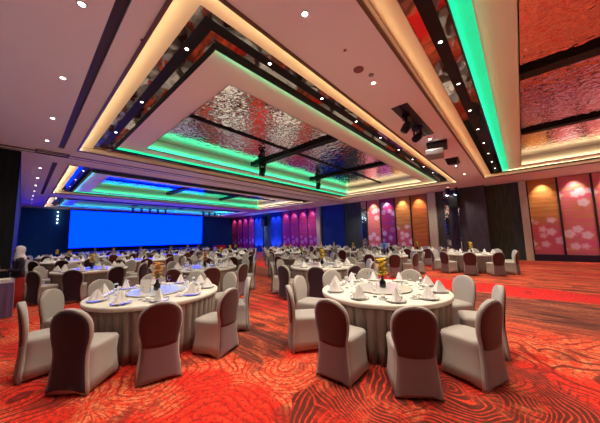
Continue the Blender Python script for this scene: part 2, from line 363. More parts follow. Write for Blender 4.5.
def coffer(idx, x0, y0, x1, y1, label, ylo, yhi, xlo, xhi):
    """ylo/yhi/xlo/xhi = (colour, W per m of ring outer tape, W/m of inner tape) for the edges y0, y1, x0, x1"""
    t = empty('ceiling_coffer', (0, 0, 0), label=label, cat='ceiling coffer')
    ringbox(x0-.05, y0-.05, x1+.05, y1+.05, .05, HC-.025, HC+.02).build('edge_trim', M['bronze'], t)
    frame_mb(x0, y0, x1, y1, .31, HC+.15, HC+.07).build('cove_panel', M['cream'], t)
    a = .31
    frame_mb(x0+a, y0+a, x1-a, y1-a, .15, HC+.10, HC+.12).build('mirror_strip', M['darkmirror'], t)
    a = .46
    frame_mb(x0+a, y0+a, x1-a, y1-a, .19, HC+.13, HC+.13).build('channel', M['black'], t)
    a = .65
    frame_mb(x0+a, y0+a, x1-a, y1-a, .15, HC+.13, HC+.10).build('mirror_strip', M['darkmirror'], t)
    a = .80
    ringbox(x0+a, y0+a, x1-a, y1-a, .02, ZR-.065, ZR+.10).build('ring_lip', M['black'], t)
    a = .82
    ringbox(x0+a, y0+a, x1-a, y1-a, .72, ZR, ZR+.03).build('ring_panel', M['ring'], t)
    for e_, k in ((0, ylo), (1, yhi), (2, xlo), (3, xhi)):
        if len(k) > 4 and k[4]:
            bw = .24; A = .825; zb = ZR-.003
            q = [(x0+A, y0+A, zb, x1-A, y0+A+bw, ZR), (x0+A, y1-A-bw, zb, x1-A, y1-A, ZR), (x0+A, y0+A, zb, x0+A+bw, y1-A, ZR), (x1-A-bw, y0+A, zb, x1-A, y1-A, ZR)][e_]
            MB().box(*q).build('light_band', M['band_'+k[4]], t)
    a = 1.54
    ringbox(x0+a, y0+a, x1-a, y1-a, -.02, ZR, ZM).build('upstand', M['ring'], t)
    # rippled sheets: split into 3 bays along x and 2 along y
    X0, Y0, X1, Y1 = x0+a, y0+a, x1-a, y1-a
    xb = [X0, 7.18, 11.5, X1]; ym = (Y0+Y1)/2
    for i in range(3):
        for (ya, yb) in ((Y0, ym), (ym, Y1)):
            MB().box(xb[i]+.03, ya+.02, ZM, xb[i+1]-.03, yb-.02, ZM+.02).build('mirror_panel', M['ripple'], t)
    for xx, hw in ((xb[1], .16), (xb[2], .12)):
        MB().box(xx-hw, Y0, ZM-.10, xx+hw, Y1, ZM-.005).build('cross_beam', M['black'], t)
    MB().box(X0, ym-.035, ZM-.05, X1, ym+.035, ZM-.005).build('divider', M['black'], t)
    # LED tapes (real lights): warm cove tape at the outer edge, coloured tape in the ring lip, coloured tape on the upstand foot
    e = .012; zc = HC+.035
    for (p, q, aim, k) in (((x0+e, y0, zc), (x0+e, y1, zc), (1, 0, .1), xlo), ((x1-e, y0, zc), (x1-e, y1, zc), (-1, 0, .1), xhi),
                           ((x0, y0+e, zc), (x1, y0+e, zc), (0, 1, .1), ylo), ((x0, y1-e, zc), (x1, y1-e, zc), (0, -1, .1), yhi)):
        if k[3]: strip('cove_tape', p, q, .015, k[3], WARM, aim)
    b = .835; zt = ZR-.042
    for (p, q, aim, k) in (((x0+b, y0+b, zt), (x0+b, y1-b, zt), (1, 0, .35), xlo), ((x1-b, y0+b, zt), (x1-b, y1-b, zt), (-1, 0, .35), xhi),
                           ((x0+b, y0+b, zt), (x1-b, y0+b, zt), (0, 1, .35), ylo), ((x0+b, y1-b, zt), (x1-b, y1-b, zt), (0, -1, .35), yhi)):
        if k[1]: strip('ring_tape', p, q, .02, k[1], k[0], aim)
    b = 1.54; zt = ZR+.03
    for (p, q, aim, k) in (((X0+.10, Y0, zt), (X0+.10, Y1, zt), (-1, 0, .6), xlo), ((X1-.10, Y0, zt), (X1-.10, Y1, zt), (1, 0, .6), xhi),
                           ((X0, Y0+.10, zt), (X1, Y0+.10, zt), (0, -1, .6), ylo), ((X0, Y1-.10, zt), (X1, Y1-.10, zt), (0, 1, .6), yhi)):
        if k[2]: strip('upstand_tape', p, q, .015, k[2], k[0], aim)
    return t
NONE = (GREEN, 0, 0, 5)
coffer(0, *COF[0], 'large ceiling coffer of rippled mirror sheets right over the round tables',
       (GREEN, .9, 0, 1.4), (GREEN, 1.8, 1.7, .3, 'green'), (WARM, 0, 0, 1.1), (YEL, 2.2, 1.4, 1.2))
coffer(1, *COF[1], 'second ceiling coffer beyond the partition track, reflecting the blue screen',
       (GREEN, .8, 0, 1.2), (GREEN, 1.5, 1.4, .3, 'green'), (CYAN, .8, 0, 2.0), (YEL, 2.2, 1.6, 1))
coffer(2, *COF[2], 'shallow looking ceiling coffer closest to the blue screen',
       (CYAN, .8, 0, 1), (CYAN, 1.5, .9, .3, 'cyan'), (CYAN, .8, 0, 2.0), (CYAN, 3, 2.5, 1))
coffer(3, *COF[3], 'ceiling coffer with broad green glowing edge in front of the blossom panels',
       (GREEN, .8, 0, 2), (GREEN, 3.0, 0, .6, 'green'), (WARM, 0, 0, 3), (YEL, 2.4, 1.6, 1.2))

# partition track on the ceiling
t = empty('partition_track', (0, 0, 0), label='thin dark partition track crossing the ceiling between the coffers', cat='partition track')
MB().box(XL, 11.72, HC-.02, XW-.02, 11.80, HC-.001).build('rail', M['bronze'], t)
MB().box(XL, 12.05, HC-.012, XW-.02, 12.09, HC-.001).build('rail', M['bronze'], t)
ringbox(.12, 11.55, .95, 11.98, .04, HC-.025, HC-.002).build('pocket_frame', M['post'], t)

# ------------------------------------------------------------------ walls
struct('wall_right', MB().box(XW, YB-.2, 0, XW+.3, YW+.3, HC), M['wall_dark'])
struct('wall_back', MB().box(-.18, YW, 0, XW, YW+.3, HC), M['wall_navy'])
struct('wall_front', MB().box(XL-.2, YB-.3, 0, XW+.3, YB, HC), M['wall_dark'])
struct('wall_left', MB().box(XL-.3, YB, 0, XL, 12.2, HC), M['wall_left'])
mb = MB().box(XL-.2, 12.2, 0, -.18, YW+.2, HC)
struct('wall_partition', mb, M['wall_left'])
struct('wall_pier', MB().box(19.45, 1.57, 0, XW+.02, 3.0, HC-.002), M['wall_slate'])
struct('wall_recess', MB().box(19.9, 3.0, 0, XW+.02, 4.45, HC-.002), M['wall_slate'])
struct('baseboard_right', MB().box(19.80, YB+.02, 0, XW-.001, -.40, .36).box(19.80, 5.1, 0, XW-.001, 9.9, .36), M['base'])
for k, (a, b, nm) in enumerate(((-.38, -.05, 'wall_pilaster'), (4.5, 5.02, 'wall_pilaster'), (14.95, 15.4, 'wall_pilaster'))):
    struct(nm, MB().box(19.72, a, 0, XW+.02, b, HC-.002), M['pilaster'])
struct('wall_bluepanel', MB().box(19.90, 12.25, 0, XW+.02, 14.9, HC-.002), M['blue_panel'])
struct('wall_bluepanel', MB().box(19.90, 20.6, 0, XW+.02, 22.5, HC-.002), M['blue_panel'])
struct('wall_bluepanel', MB().box(19.90, 23.95, 0, XW+.02, 25.6, HC-.002), M['blue_panel'])

WARMW, PINKW, BLUEW = (1.0, .74, .52), (1.0, .50, .50), (.10, .25, 1.0)
def art(y0, y1, mkey, label, z0=.36, wall=None, power=1.0, color=WARMW, grp=None):
    t = empty('blossom_panel', (19.95, (y0+y1)/2, z0), label=label, cat='wall panel', group=grp)
    yc = (y1-y0)/2
    MB().box(-.03, -yc+.03, 0, .049, yc-.03, HC-z0-.02).build('printed_face', M[mkey], t)
    MB().box(-.07, -yc, 0, .049, -yc+.045, HC-z0-.02).build('panel_post', M['post'], t)
    MB().box(-.07, yc-.045, 0, .049, yc, HC-z0-.02).build('panel_post', M['post'], t)
    # object-space texture continuity comes from the panel's own seed
    light('wall_washer', 'SPOT', (19.55, (y0+y1)/2, HC-.06), WALL_W*power, color, (.30, 0, -1), spot_size=R(75), spot_blend=.9, shadow_soft_size=.04)
    return t
ordn = ['first', 'second', 'third', 'fourth', 'fifth', 'sixth', 'seventh', 'eighth']
lowk = ['pan_pinklow', 'pan_pink', 'pan_pink', 'pan_pinklow', 'pan_pink', 'pan_orange']
for k in range(6):
    y1 = -.40-k*1.27
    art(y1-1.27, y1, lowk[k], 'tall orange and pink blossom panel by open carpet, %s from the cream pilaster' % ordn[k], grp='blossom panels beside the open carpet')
for k, (mk, lb) in enumerate((('pan_orange', 'plain orange satin wall panel beside the cream pilaster'), ('pan_pinklow', 'orange wall panel with blossoms in its lower half'),
                              ('pan_violet_light', 'wall panel in painted violet light, crowded with lilac blossoms'), ('pan_pink', 'pink blossom wall panel next to the lit mirror strip'))):
    art(5.06+k*1.22, 5.06+(k+1)*1.22, mk, lb, grp='blossom panels behind the round tables')
for k in range(4):
    art(15.45+k*1.27, 15.45+(k+1)*1.27, 'pan_magenta', 'magenta wall panel lit from above, %s beyond the narrow cream pilaster' % ordn[k], color=PINKW, power=.6, grp='magenta panels between the blue wall stretches')
for k in range(4):
    art(25.7+k*1.28, 25.7+(k+1)*1.28, 'pan_magenta', 'dim magenta wall panel by the screen wall, %s from the blue stretch' % ordn[k], color=PINKW, power=.5, grp='magenta panels by the screen wall')
for y in (21.1, 22.0, 24.3, 25.2):
    light('blue_washer', 'SPOT', (19.4, y, .35), 280, BLUEW, (.35, 0, 1), spot_size=R(80), spot_blend=.9, shadow_soft_size=.05)
    light('blue_washer', 'SPOT', (19.4, y, HC-.1), 280, BLUEW, (.30, 0, -1), spot_size=R(80), spot_blend=.9, shadow_soft_size=.05)
for y in (12.9, 14.2):
    light('blue_washer', 'SPOT', (19.4, y, HC-.1), 8, BLUEW, (.30, 0, -1), spot_size=R(80), spot_blend=.9, shadow_soft_size=.05)
# mirror strips on the right wall
M['strip_mirror'] = mat('strip_mirror', (.75, .65, .8), .08, 1.0); g = N(M['strip_mirror']); g.bump(g.noise(g.coord(), 4, 1), .3, .02)
for (y0, y1, xf, lb) in ((3.72, 3.98, 19.86, 'narrow mirror strip on the slate recess behind a round table'), (3.03, 3.10, 19.40, 'thin mirror strip at the slate pier edge'),
                     (10.02, 10.5, 19.93, 'mirror strip between charcoal wall and pink blossom panel')):
    o = MB().box(xf, y0, .4, xf+.06, y1, HC-.05).build('mirror_strip_panel', M['strip_mirror'], bevel=.005); tag(o, lb, 'mirror')

# LED screen and stage
t = empty('led_screen', (8.9, 29.9, 1.15), label='huge plain blue LED screen over the stage on the end wall', cat='screen')
MB().box(-6.15, -.0, 0, 6.15, .12, 3.42).build('screen_frame', M['blackmetal'], t)
MB().box(-6.1, -.02, .04, 6.1, -.001, 3.38).build('screen_face', M['screen'], t)
MB().box(-5.8, .12, -1.15, -5.5, .5, 3.2).box(5.5, .12, -1.15, 5.8, .5, 3.2).build('screen_support', M['blackmetal'], t)
t = empty('stage', (8.9, 29.3, 0), label='low dark stage in front of the blue screen', cat='stage')
MB().box(-6.6, -1.1, .0, 6.6, .57, .80).build('stage_deck', M['base'], t, bevel=.02)

# ------------------------------------------------------------------ downlights
t0 = None
def downlight(x, y, z, lab, r=.065, grp='ceiling downlights', power=None, col=(1, .84, .70), size=118):
    global t0
    if t0 is None:
        t0 = empty('downlight', (x, y, z), label=lab, cat='ceiling light', group=grp)
        MB().lathe([(.065, -.012), (.095, -.010), (.098, .0), (.060, .0), (.055, .02)], 20, closed=True).build('bezel', M['china'], t0, smooth=True)
        MB().lathe([(.062, -.004), (.062, -.009)], 20).build('lamp_face', M['lamp'], t0)
        o = t0
    else: o = clone(t0, (x, y, z), label=lab, group=grp)
    o.scale = (.6, .6, .6)
    if power: light('downlight_beam', 'SPOT', (x, y, z-.03), power, col, (0, 0, -1), spot_size=R(size), spot_blend=.6, shadow_soft_size=.06)
    return o
P = DOWN_W
for k, y in enumerate((-4.6, -2.45, -.3, 1.85, 4.0, 6.16, 8.4, 10.4)):
    downlight(.33, y, HC, 'round ceiling downlight beside the long air slot, %s along its row' % ordn[k], power=P*.4)
for k, y in enumerate((14.45, 16.76, 19.0, 21.07, 23.2, 25.4, 27.6)):
    downlight(.33, y, HC, 'small ceiling downlight past the partition track, %s towards the screen' % ordn[k], power=P*.4)
for k, x in enumerate((2.42, 4.55, 8.62, 12.9, 15.1)):
    downlight(x, 1.98, HC, 'ceiling downlight in the pink strip between two coffers, %s along the strip' % ordn[k], power=P*1.25)
for k, y in enumerate((-5.0, 3.4, 9.8, 16.5, 24.0)):
    downlight(18.5, y, HC, 'small ceiling downlight along the panelled wall, %s from the open carpet end' % ordn[k], power=P*1.2)
words = 'one two three four five six seven eight nine ten eleven twelve'.split()
def chan(pts, where, grp, pw):
    for k, (x, y) in enumerate(pts):
        downlight(x, y, HC+.125, 'downlight in the black channel %s, number %s' % (where, words[k]), grp=grp, power=pw).scale = (.42, .42, .42)
chan([(1.655, 3.94+2.35*k) for k in range(3)], 'on the dark wall side of the big coffer', 'channel downlights', P*.6)
chan([(2.85+1.6*k, 3.20) for k in range(8)], 'on the open side of the big coffer', 'channel downlights', P*.6)
chan([(2.9+1.57*k, .745) for k in range(9)], 'of the coffer with broad green edge', 'channel downlights', P*.6)
chan([(1.655, 14.4+2.3*k) for k in range(3)], 'of the second coffer, dark wall side', 'channel downlights', P*.8)
chan([(4.0+2.6*k, 10.295) for k in range(5)], 'on the far edge of the big coffer', 'channel downlights', P)
chan([(4.0+2.6*k, 13.655) for k in range(5)], 'on the near edge of the second coffer', 'channel downlights', P)
chan([(4.0+2.6*k, -6.345) for k in range(5)], 'on the outer edge of the broad green coffer', 'channel downlights', P)
chan([(4.0+2.6*k, 20.645) for k in range(5)], 'on the far edge of the second coffer', 'channel downlights', P*.8)

# unseen fill lights, added along the walls to lift a dark, reddish ceiling
def added_fill_light(x, y, lab, pw, col):
    t = empty('added_fill_light', (x, y, 0), label=lab, cat='added fill light', group='added fill lights along the walls')
    MB().box(-.10, -.10, 0, .10, .10, .03).build('floor_plate', M['blackmetal'], t)
    MB().box(-.12, -.02, .03, -.105, .02, .24).box(.105, -.02, .03, .12, .02, .24).build('bracket', M['blackmetal'], t)
    MB().lathe([(.08, .05), (.10, .09), (.10, .28), (.105, .30)], 20).build('lamp_can', M['blackmetal'], t, smooth=True)
    MB().lathe([(.09, .301), (.09, .304)], 20).build('lens', M['lamp'], t)
    light('added_fill_beam', 'SPOT', (x, y, .33), pw, col, (0, 0, 1), spot_size=R(135), spot_blend=.7, shadow_soft_size=.08)
for k, y in enumerate((-6.5, -3.5, -.8, 2.2, 5.0, 7.6)):
    added_fill_light(-1.1, y, 'added fill light on the carpet by the dark side wall, %s from the rear' % ordn[k], UP_W*.12, (.75, .78, 1))
for k, x in enumerate((3.0, 7.5, 12.0, 16.5)):
    added_fill_light(x, -8.6, 'added fill light on the carpet by the rear wall, %s from its dark corner' % ordn[k], UP_W*2.2, (1, .80, .66))

# ------------------------------------------------------------------ ceiling equipment
def disc(x, y, r, lab, m_='panel_back'):
    o = MB().lathe([(r, 0), (r*.98, -.012), (r*.8, -.016)], 20).build('ceiling_speaker', M[m_], smooth=False); o.location = (x, y, HC); tag(o, lab, 'ceiling speaker')
M['spk'] = mat('speaker_grille', (.25, .10, .11), .6); g = N(M['spk']); g.bump(g.noise(g.coord(), 200, 1), .3, .002)
disc(3.97, 2.0, .095, 'round flush ceiling speaker between the two big coffers', 'spk'); disc(4.28, 1.90, .05, 'small dark ceiling sensor next to the flush speaker', 'grey_metal')
disc(3.38, 1.93, .025, 'tiny sprinkler dot in the pink ceiling strip', 'spk'); disc(1.05, 4.1, .03, 'tiny dot sensor between air slot and big coffer', 'spk')

def moving_head(name, x, y, z, rz, tilt, label, sc=1.0, lamp='blackmetal'):
    t = empty(name, (x, y, z), rz, label=label, cat='stage light'); t.scale = (sc, sc, sc)
    MB().box(-.13, -.09, -.09, .13, .09, 0).build('base_box', M['blackmetal'], t, bevel=.01)
    MB().box(-.15, -.03, -.34, -.12, .03, -.08).box(.12, -.03, -.34, .15, .03, -.08).box(-.15, -.03, -.12, .15, .03, -.085).build('yoke', M['blackmetal'], t, bevel=.005)
    h = MB().lathe([(.05, .15), (.10, .12), (.115, 0), (.105, -.13), (.09, -.16)], 16).build('head', M['blackmetal'], t, smooth=True)
    h.location = (0, 0, -.32); h.rotation_euler = (tilt, 0, 0)
    MB().lathe([(.08, -.161), (.08, -.165)], 16).build('lens', M[lamp], h)
    return t
# ceiling pocket with two heads
t = empty('ceiling_pocket', (7.0, 1.93, HC), label='black framed opening in the ceiling strip holding two stage lights', cat='ceiling opening')
MB().box(-1.2, -.19, -.012, 1.2, .19, -.002).build('opening_plate', M['slot'], t)
MB().box(-1.2, -.02, -.035, 1.2, .02, -.012).build('rail', M['blackmetal'], t)
moving_head('moving_head_light', 6.35, 1.96, HC-.035, .3, .6, 'black moving head light in the ceiling opening, closer to the camera', .95)
moving_head('moving_head_light', 7.25, 1.96, HC-.035, 1.0, .9, 'black moving head light in the ceiling opening, closer to the projector', .95)
t = empty('projector', (9.35, 1.93, HC), R(10), label='grey projector hung from the pink ceiling strip between coffers', cat='projector')
MB().box(-.02, -.02, -.12, .02, .02, 0).build('ceiling_mount', M['blackmetal'], t)
MB().box(-.34, -.26, -.30, .34, .26, -.12).build('projector_body', M['grey_metal'], t, bevel=.02)
MB().lathe([(.07, 0), (.07, .08), (.055, .09)], 16).build('lens', M['black'], t).rotation_euler = (0, R(-90), 0)
t.children[-1].location = (-.34, .08, -.21)
MB().box(-.42, -.30, -.10, .42, .30, -.07).box(-.42, -.30, -.10, -.38, .30, 0).box(.38, -.30, -.10, .42, .30, 0).build('mount_frame', M['blackmetal'], t)
t = empty('ceiling_speaker_box', (11.9, 1.93, HC), R(5), label='black wedge loudspeaker in the ceiling beyond the projector', cat='loudspeaker')
MB().add([(-.5, -.22, 0), (.5, -.22, 0), (.5, .22, 0), (-.5, .22, 0), (-.36, -.16, -.22), (.42, -.18, -.08), (.42, .18, -.08), (-.36, .16, -.22)],
         [(0, 1, 2, 3), (4, 7, 6, 5), (0, 4, 5, 1), (1, 5, 6, 2), (2, 6, 7, 3), (3, 7, 4, 0)]).build('speaker_cabinet', M['black'], t, bevel=.01)
MB().box(-.52, -.24, -.02, .52, .24, -.001).build('speaker_frame', M['slot'], t)
moving_head('moving_head_light', 7.1, 8.55, ZM-.101, .2, .3, 'black stage light hanging off the thick coffer beam', 1.25)
moving_head('moving_head_light', 11.5, 8.75, ZM-.1, .2, .3, 'black stage light with bright rim hanging off the thin coffer beam', 1.25)
moving_head('moving_head_light', 19.1, 3.55, HC, .8, .5, 'stage light with glowing blue lens by the wall speaker', 1.0, 'lamp_blue')
moving_head('moving_head_light', 19.1, 3.05, HC, .3, .5, 'blue lensed stage light over the slate pier corner', 1.0, 'lamp_blue')
light('blue_beam', 'SPOT', (19.0, 3.3, HC-.45), 25, (.2, .4, 1), (.2, 0, -1), spot_size=R(60), shadow_soft_size=.05)
t = empty('wall_loudspeaker', (19.2, 3.25, 3.35), label='black wall loudspeaker on the slate recess below blue stage lights', cat='loudspeaker')
MB().box(-.22, -.24, 0, .20, .24, .82).build('cabinet', M['black'], t, bevel=.02)
MB().box(-.235, -.21, .04, -.221, .21, .78).build('grille', M['blackmetal'], t)
MB().box(.20, -.04, .3, .69, .04, .4).build('wall_bracket', M['blackmetal'], t)
t = empty('wall_loudspeaker', (19.5, 23.2, 3.1), label='black loudspeaker hung between two blue wall stretches', cat='loudspeaker')
MB().box(-.25, -.35, 0, .22, .35, 1.2).build('cabinet', M['black'], t, bevel=.02)
MB().box(.22, -.05, .5, .49, .05, .6).build('wall_bracket', M['blackmetal'], t)
# truss bars with stage lights before the screen
for x0, n_, lb in ((6.6, 5, 'before the middle of the screen'), (13.4, 4, 'before the screen corner beside the navy wall')):
    t = empty('lighting_bar', (x0, 26.6, HC), label='short black lighting bar %s' % lb, cat='lighting bar')
    MB().tube([(-.3, 0, .05), (n_*.75, 0, .05)], .03).build('bar', M['blackmetal'], t)
    MB().box(-.02, -.02, .05, .02, .02, .45).box(n_*.6, -.02, .05, n_*.6+.04, .02, .45).build('hanger', M['blackmetal'], t)
    for k in range(n_):
        moving_head('stage_light', x0+.1+k*.7, 26.6, HC+.022, .2*k, .4, '%s black stage light on the bar %s' % (ordn[k], lb), .8)
for k in range(4):
    o = MB().lathe([(.03, -.06), (.06, -.03), (.06, .03), (.03, .06)], 12).build('wall_lamp', M['lamp'], smooth=True); o.location = (2.05, 30.93, 4.4-k*.32); o.scale = (.6, .6, .6)
    tag(o, 'tiny white lamp on the navy end wall, %s from the top of its column' % ordn[k], 'wall lamp', 'column of lamps on the navy wall')

# ------------------------------------------------------------------ banquet chair
def make_chair(dark):
    t = empty('banquet_chair')
    # local frame: seat faces +y, origin on the floor under the seat centre
    NP = 32
    def rr(hx, y0, y1, z, p=5.0, hem=0.0):
        out = []; cy, hy = (y0+y1)/2, (y1-y0)/2
        for i in range(NP):
            a = 2*math.pi*(i+.5)/NP; c, s_ = math.cos(a), math.sin(a)
            x = hx*math.copysign(abs(c)**(2/p), c); y = cy + hy*math.copysign(abs(s_)**(2/p), s_)
            zz = z + hem*(1 - max(abs(x)/hx*abs(y-cy)/hy, 0)**1.2)
            out.append((x, y, zz))
        return out
    rings = [rr(.245, -.26, .245, .006, 6, .085), rr(.225, -.245, .225, .14, 6, .03), rr(.212, -.235, .215, .28, 6), rr(.215, -.235, .225, .40, 6),
             rr(.222, -.235, .232, .445, 6), rr(.215, -.23, .225, .475, 5), rr(.17, -.19, .18, .487, 5), rr(.08, -.09, .09, .49, 4)]
    MB().loft(rings).build('seat_cover', M['cover'], t, smooth=True)
    # backrest cover: closed slab from the floor to a rounded top
    prof = [(0.0, .240, -.262), (.14, .220, -.252), (.28, .200, -.242), (.42, .194, -.236), (.50, .206, -.238), (.58, .226, -.244), (.66, .234, -.252), (.72, .232, -.259)]
    for k in range(1, 8):
        a = k/8*math.pi/2; prof.append((.72+.185*math.sin(a), .232*math.cos(a)**.9, -.259-.026*math.sin(a)))
    prof.append((.905, .02, -.285))
    def ring_(z, hw, yb, inset=0, dz=0):
        out = []; th = .034 if z > .5 else .028
        for i in range(20):
            a = 2*math.pi*i/20; c, s_ = math.cos(a), math.sin(a)
            x = (hw-inset)*math.copysign(abs(c)**.5, c)
            out.append((x, yb - .03*(x/.24)**2*-1*.6 + th*math.copysign(abs(s_)**.6, s_), z+dz + (.06*(1-abs(x/hw)**2) if z == 0 else 0)))
        return out
    MB().loft([ring_(*p) for p in prof]).build('backrest_cover', M['cover'], t, smooth=True)
    # dark rear panel following the rear face, and below it the cover's rear shade painted mauve
    def at(z):
        for (a, b) in zip(prof[:-1], prof[1:]):
            if a[0] <= z <= b[0]:
                f = (z-a[0])/(b[0]-a[0]); return a[1]+(b[1]-a[1])*f, a[2]+(b[2]-a[2])*f
        return prof[-1][1], prof[-1][2]
    def panel(nm, z0, z1, mk, inset, sag0, sag1, dd):
        vs, fs = [], []; nr = 18
        for q in range(nr):
            z = z0+(z1-z0)*q/(nr-1)
            hw, yb = at(min(z+.010, .90)); hw = max(hw-inset, .008)
            for i in range(11):
                u = i/10*2-1; x = u*hw
                sag = (sag0 if q == 0 else sag1 if q == nr-1 else 0)*(1-u*u)
                edge = .0365*max(0.0, 1-abs(x/(hw+inset))**5)**.35
                vs.append((x, yb + .018*(x/.24)**2 - edge - dd, z - sag))
        for k in range(nr-1):
            for i in range(10): fs.append((k*11+i, k*11+i+1, (k+1)*11+i+1, (k+1)*11+i))
        o = MB().add(vs, fs).build(nm, M[mk], t, smooth=True)
        sm = o.modifiers.new('solid', 'SOLIDIFY'); sm.thickness = .004; sm.offset = 1
    panel('rear_panel', .03 if dark else .41, .886, 'panel_back_shaded' if dark else 'panel_back', .014, -.055 if dark else .02, 0, .004)
    if not dark: panel('shaded_drape', .018, .425, 'cover_shade', .006, -.06, .0, .001)
    return t
CH = {0: make_chair(False), 1: make_chair(True)}
used = set()

# place setting prototypes
def mk_napkin():
    vs = [(0, 0, .165)]; n = 12
    for ring_i, (r, z) in enumerate(((.030, .12), (.064, .06), (.100, 0))):
        for i in range(n):
            a = 2*math.pi*i/n; q = 1 + .22*math.cos(3*a)
            vs.append((r*q*math.cos(a), r*q*.62*math.sin(a), z + (.012*math.cos(3*a) if ring_i < 2 else 0)))
    fs = [(0, 1+i, 1+(i+1) % n) for i in range(n)]
    for k in range(2):
        for i in range(n): fs.append((1+k*n+i, 1+(k+1)*n+i, 1+(k+1)*n+(i+1) % n, 1+k*n+(i+1) % n))
    fs.append(tuple(1+2*n+i for i in range(n-1, -1, -1)))
    o = MB().add(vs, fs).build('folded_napkin', M['napkin']); return tag(o, cat='napkin')
def mk_plate():
    t = empty('dinner_plate', cat='plate')
    MB().lathe([(.07, 0), (.08, .004), (.122, .016), (.125, .019), (.115, .018), (.078, .008), (.02, .007)], 28).build('plate_dish', M['china'], t, smooth=True)
    MB().lathe([(.1255, .0155), (.1285, .0175), (.1285, .0205), (.1215, .0205)], 28, closed=True).build('rim_shadow', M['china_shadow'], t, smooth=True)
    return t
def mk_cup():
    o = MB().lathe([(.05, 0), (.055, .004), (.066, .008), (.03, .010), (.022, .012), (.03, .03), (.038, .055), (.034, .054), (.018, .02)], 20).build('tea_cup', M['china'], smooth=True)
    return tag(o, cat='cup')
def mk_glass():
    o = MB().lathe([(.032, 0), (.030, .004), (.006, .010), (.005, .085), (.018, .10), (.034, .125), (.036, .155), (.030, .19), (.0285, .19), (.034, .155), (.032, .127), (.016, .103), (.002, .098)], 16).build('wine_glass', M['glass'], smooth=True)
    return tag(o, cat='glass')
def mk_flowers(kind):
    t = empty('flower_centrepiece', cat='flower vase')
    MB().lathe([(.045, 0), (.052, .02), (.050, .09), (.024, .125), (.022, .16), (.028, .17)], 16).build('vase', M['vase'], t, smooth=True)
    rnd = random.Random(3); st = MB(); lf = MB(); pt = MB()
    for k in range(18):
        a = rnd.uniform(0, 6.28); tr = rnd.uniform(.008, .042); h = .17+.0155*k
        st.tube([(0, 0, .12), (tr*.4*math.cos(a), tr*.4*math.sin(a), .12+h*.5), (tr*math.cos(a), tr*math.sin(a), h)], .0035, 5)
        c = Vector((tr*math.cos(a), tr*math.sin(a), h+.01))
        for j in range(7):
            b = 2*math.pi*j/7+k; d = Vector((math.cos(b), math.sin(b), .35)); s_ = Vector((-math.sin(b), math.cos(b), 0))
            pt.add([c, c+d*.028+s_*.022, c+d*.062, c+d*.028-s_*.022, c+d*.02+Vector((0, 0, .015))], [(0, 1, 4), (1, 2, 4), (2, 3, 4), (3, 0, 4), (0, 3, 2, 1)])
        b = rnd.uniform(0, 6.28); d = Vector((math.cos(b), math.sin(b), .8)); s_ = Vector((-math.sin(b), math.cos(b), 0)); q = Vector((0, 0, .15+h*.2))
        lf.add([q, q+d*.04+s_*.012, q+d*.10, q+d*.04-s_*.012, q+d*.045+Vector((0, 0, .008))], [(0, 1, 4), (1, 2, 4), (2, 3, 4), (3, 0, 4), (0, 3, 2, 1)])
    st.build('stem', M['leaf'], t); lf.build('leaves', M['leaf'], t); pt.build('blossoms', M[kind], t)
    return t
def mk_turn():
    t = empty('lazy_susan', cat='turntable')
    MB().lathe([(.16, 0), (.16, .012), (.05, .014)], 24).build('turntable_base', M['blackmetal'], t)
    MB().lathe([(.0, .014), (.44, .014), (.445, .018), (.44, .026), (.0, .026)], 64).build('glass_disc', M['turn'], t, smooth=False)
    return t
def mk_table():
    t = empty('banquet_table', cat='table')
    MB().lathe([(.90, .715), (.92, .72), (.92, .742), (.90, .745)], 48).build('tabletop', M['grey_metal'], t)
    for k in range(4):
        a = k*math.pi/2+.7; MB().tube([(.55*math.cos(a), .55*math.sin(a), 0), (.5*math.cos(a), .5*math.sin(a), .715)], .016).build('leg', M['grey_metal'], t)
    return t
def mk_cloth():
    # top cloth with a soft rolled edge
    o = MB().lathe([(.9, .746), (.967, .744), (.972, .70), (.978, .70), (.984, .735), (.982, .752), (.970, .760), (.90, .762), (.4, .762), (.01, .762)], 72).build('tablecloth', M['cloth'], smooth=True)
    tag(o, cat='tablecloth')
    w_ = lambda a, k: -.075*(1-abs(math.sin(a*23+.7*math.sin(a*5))))**1.6*(.35+.65*min(1, k/3))
    n = 360; prof = [(.955, .742), (.950, .66), (.942, .52), (.935, .36), (.930, .18), (.935, .012)]
    s = MB().lathe(prof, n, wave=w_, closed=True).build('pleated_skirt', M['skirt'], o, smooth=True)
    sm = s.modifiers.new('solid', 'SOLIDIFY'); sm.thickness = .004
    return o
PR = dict(napkin=mk_napkin(), plate=mk_plate(), cup=mk_cup(), glass=mk_glass(), turn=mk_turn(), table=mk_table(), cloth=mk_cloth(),
          f_yellow=mk_flowers('yellow'), f_orange=mk_flowers('orange'), f_bluelit=mk_flowers('violet'))
def put(key, loc, rz, label, group):
    src = PR[key] if not isinstance(key, int) else CH[key]
    if key not in used:
        used.add(key); src.location = loc; src.rotation_euler = (0, 0, rz); src['label'] = label
        if group: src['group'] = group
        return src
    return clone(src, loc, rz, label, group)
for c in CH.values(): c['category'] = 'chair'

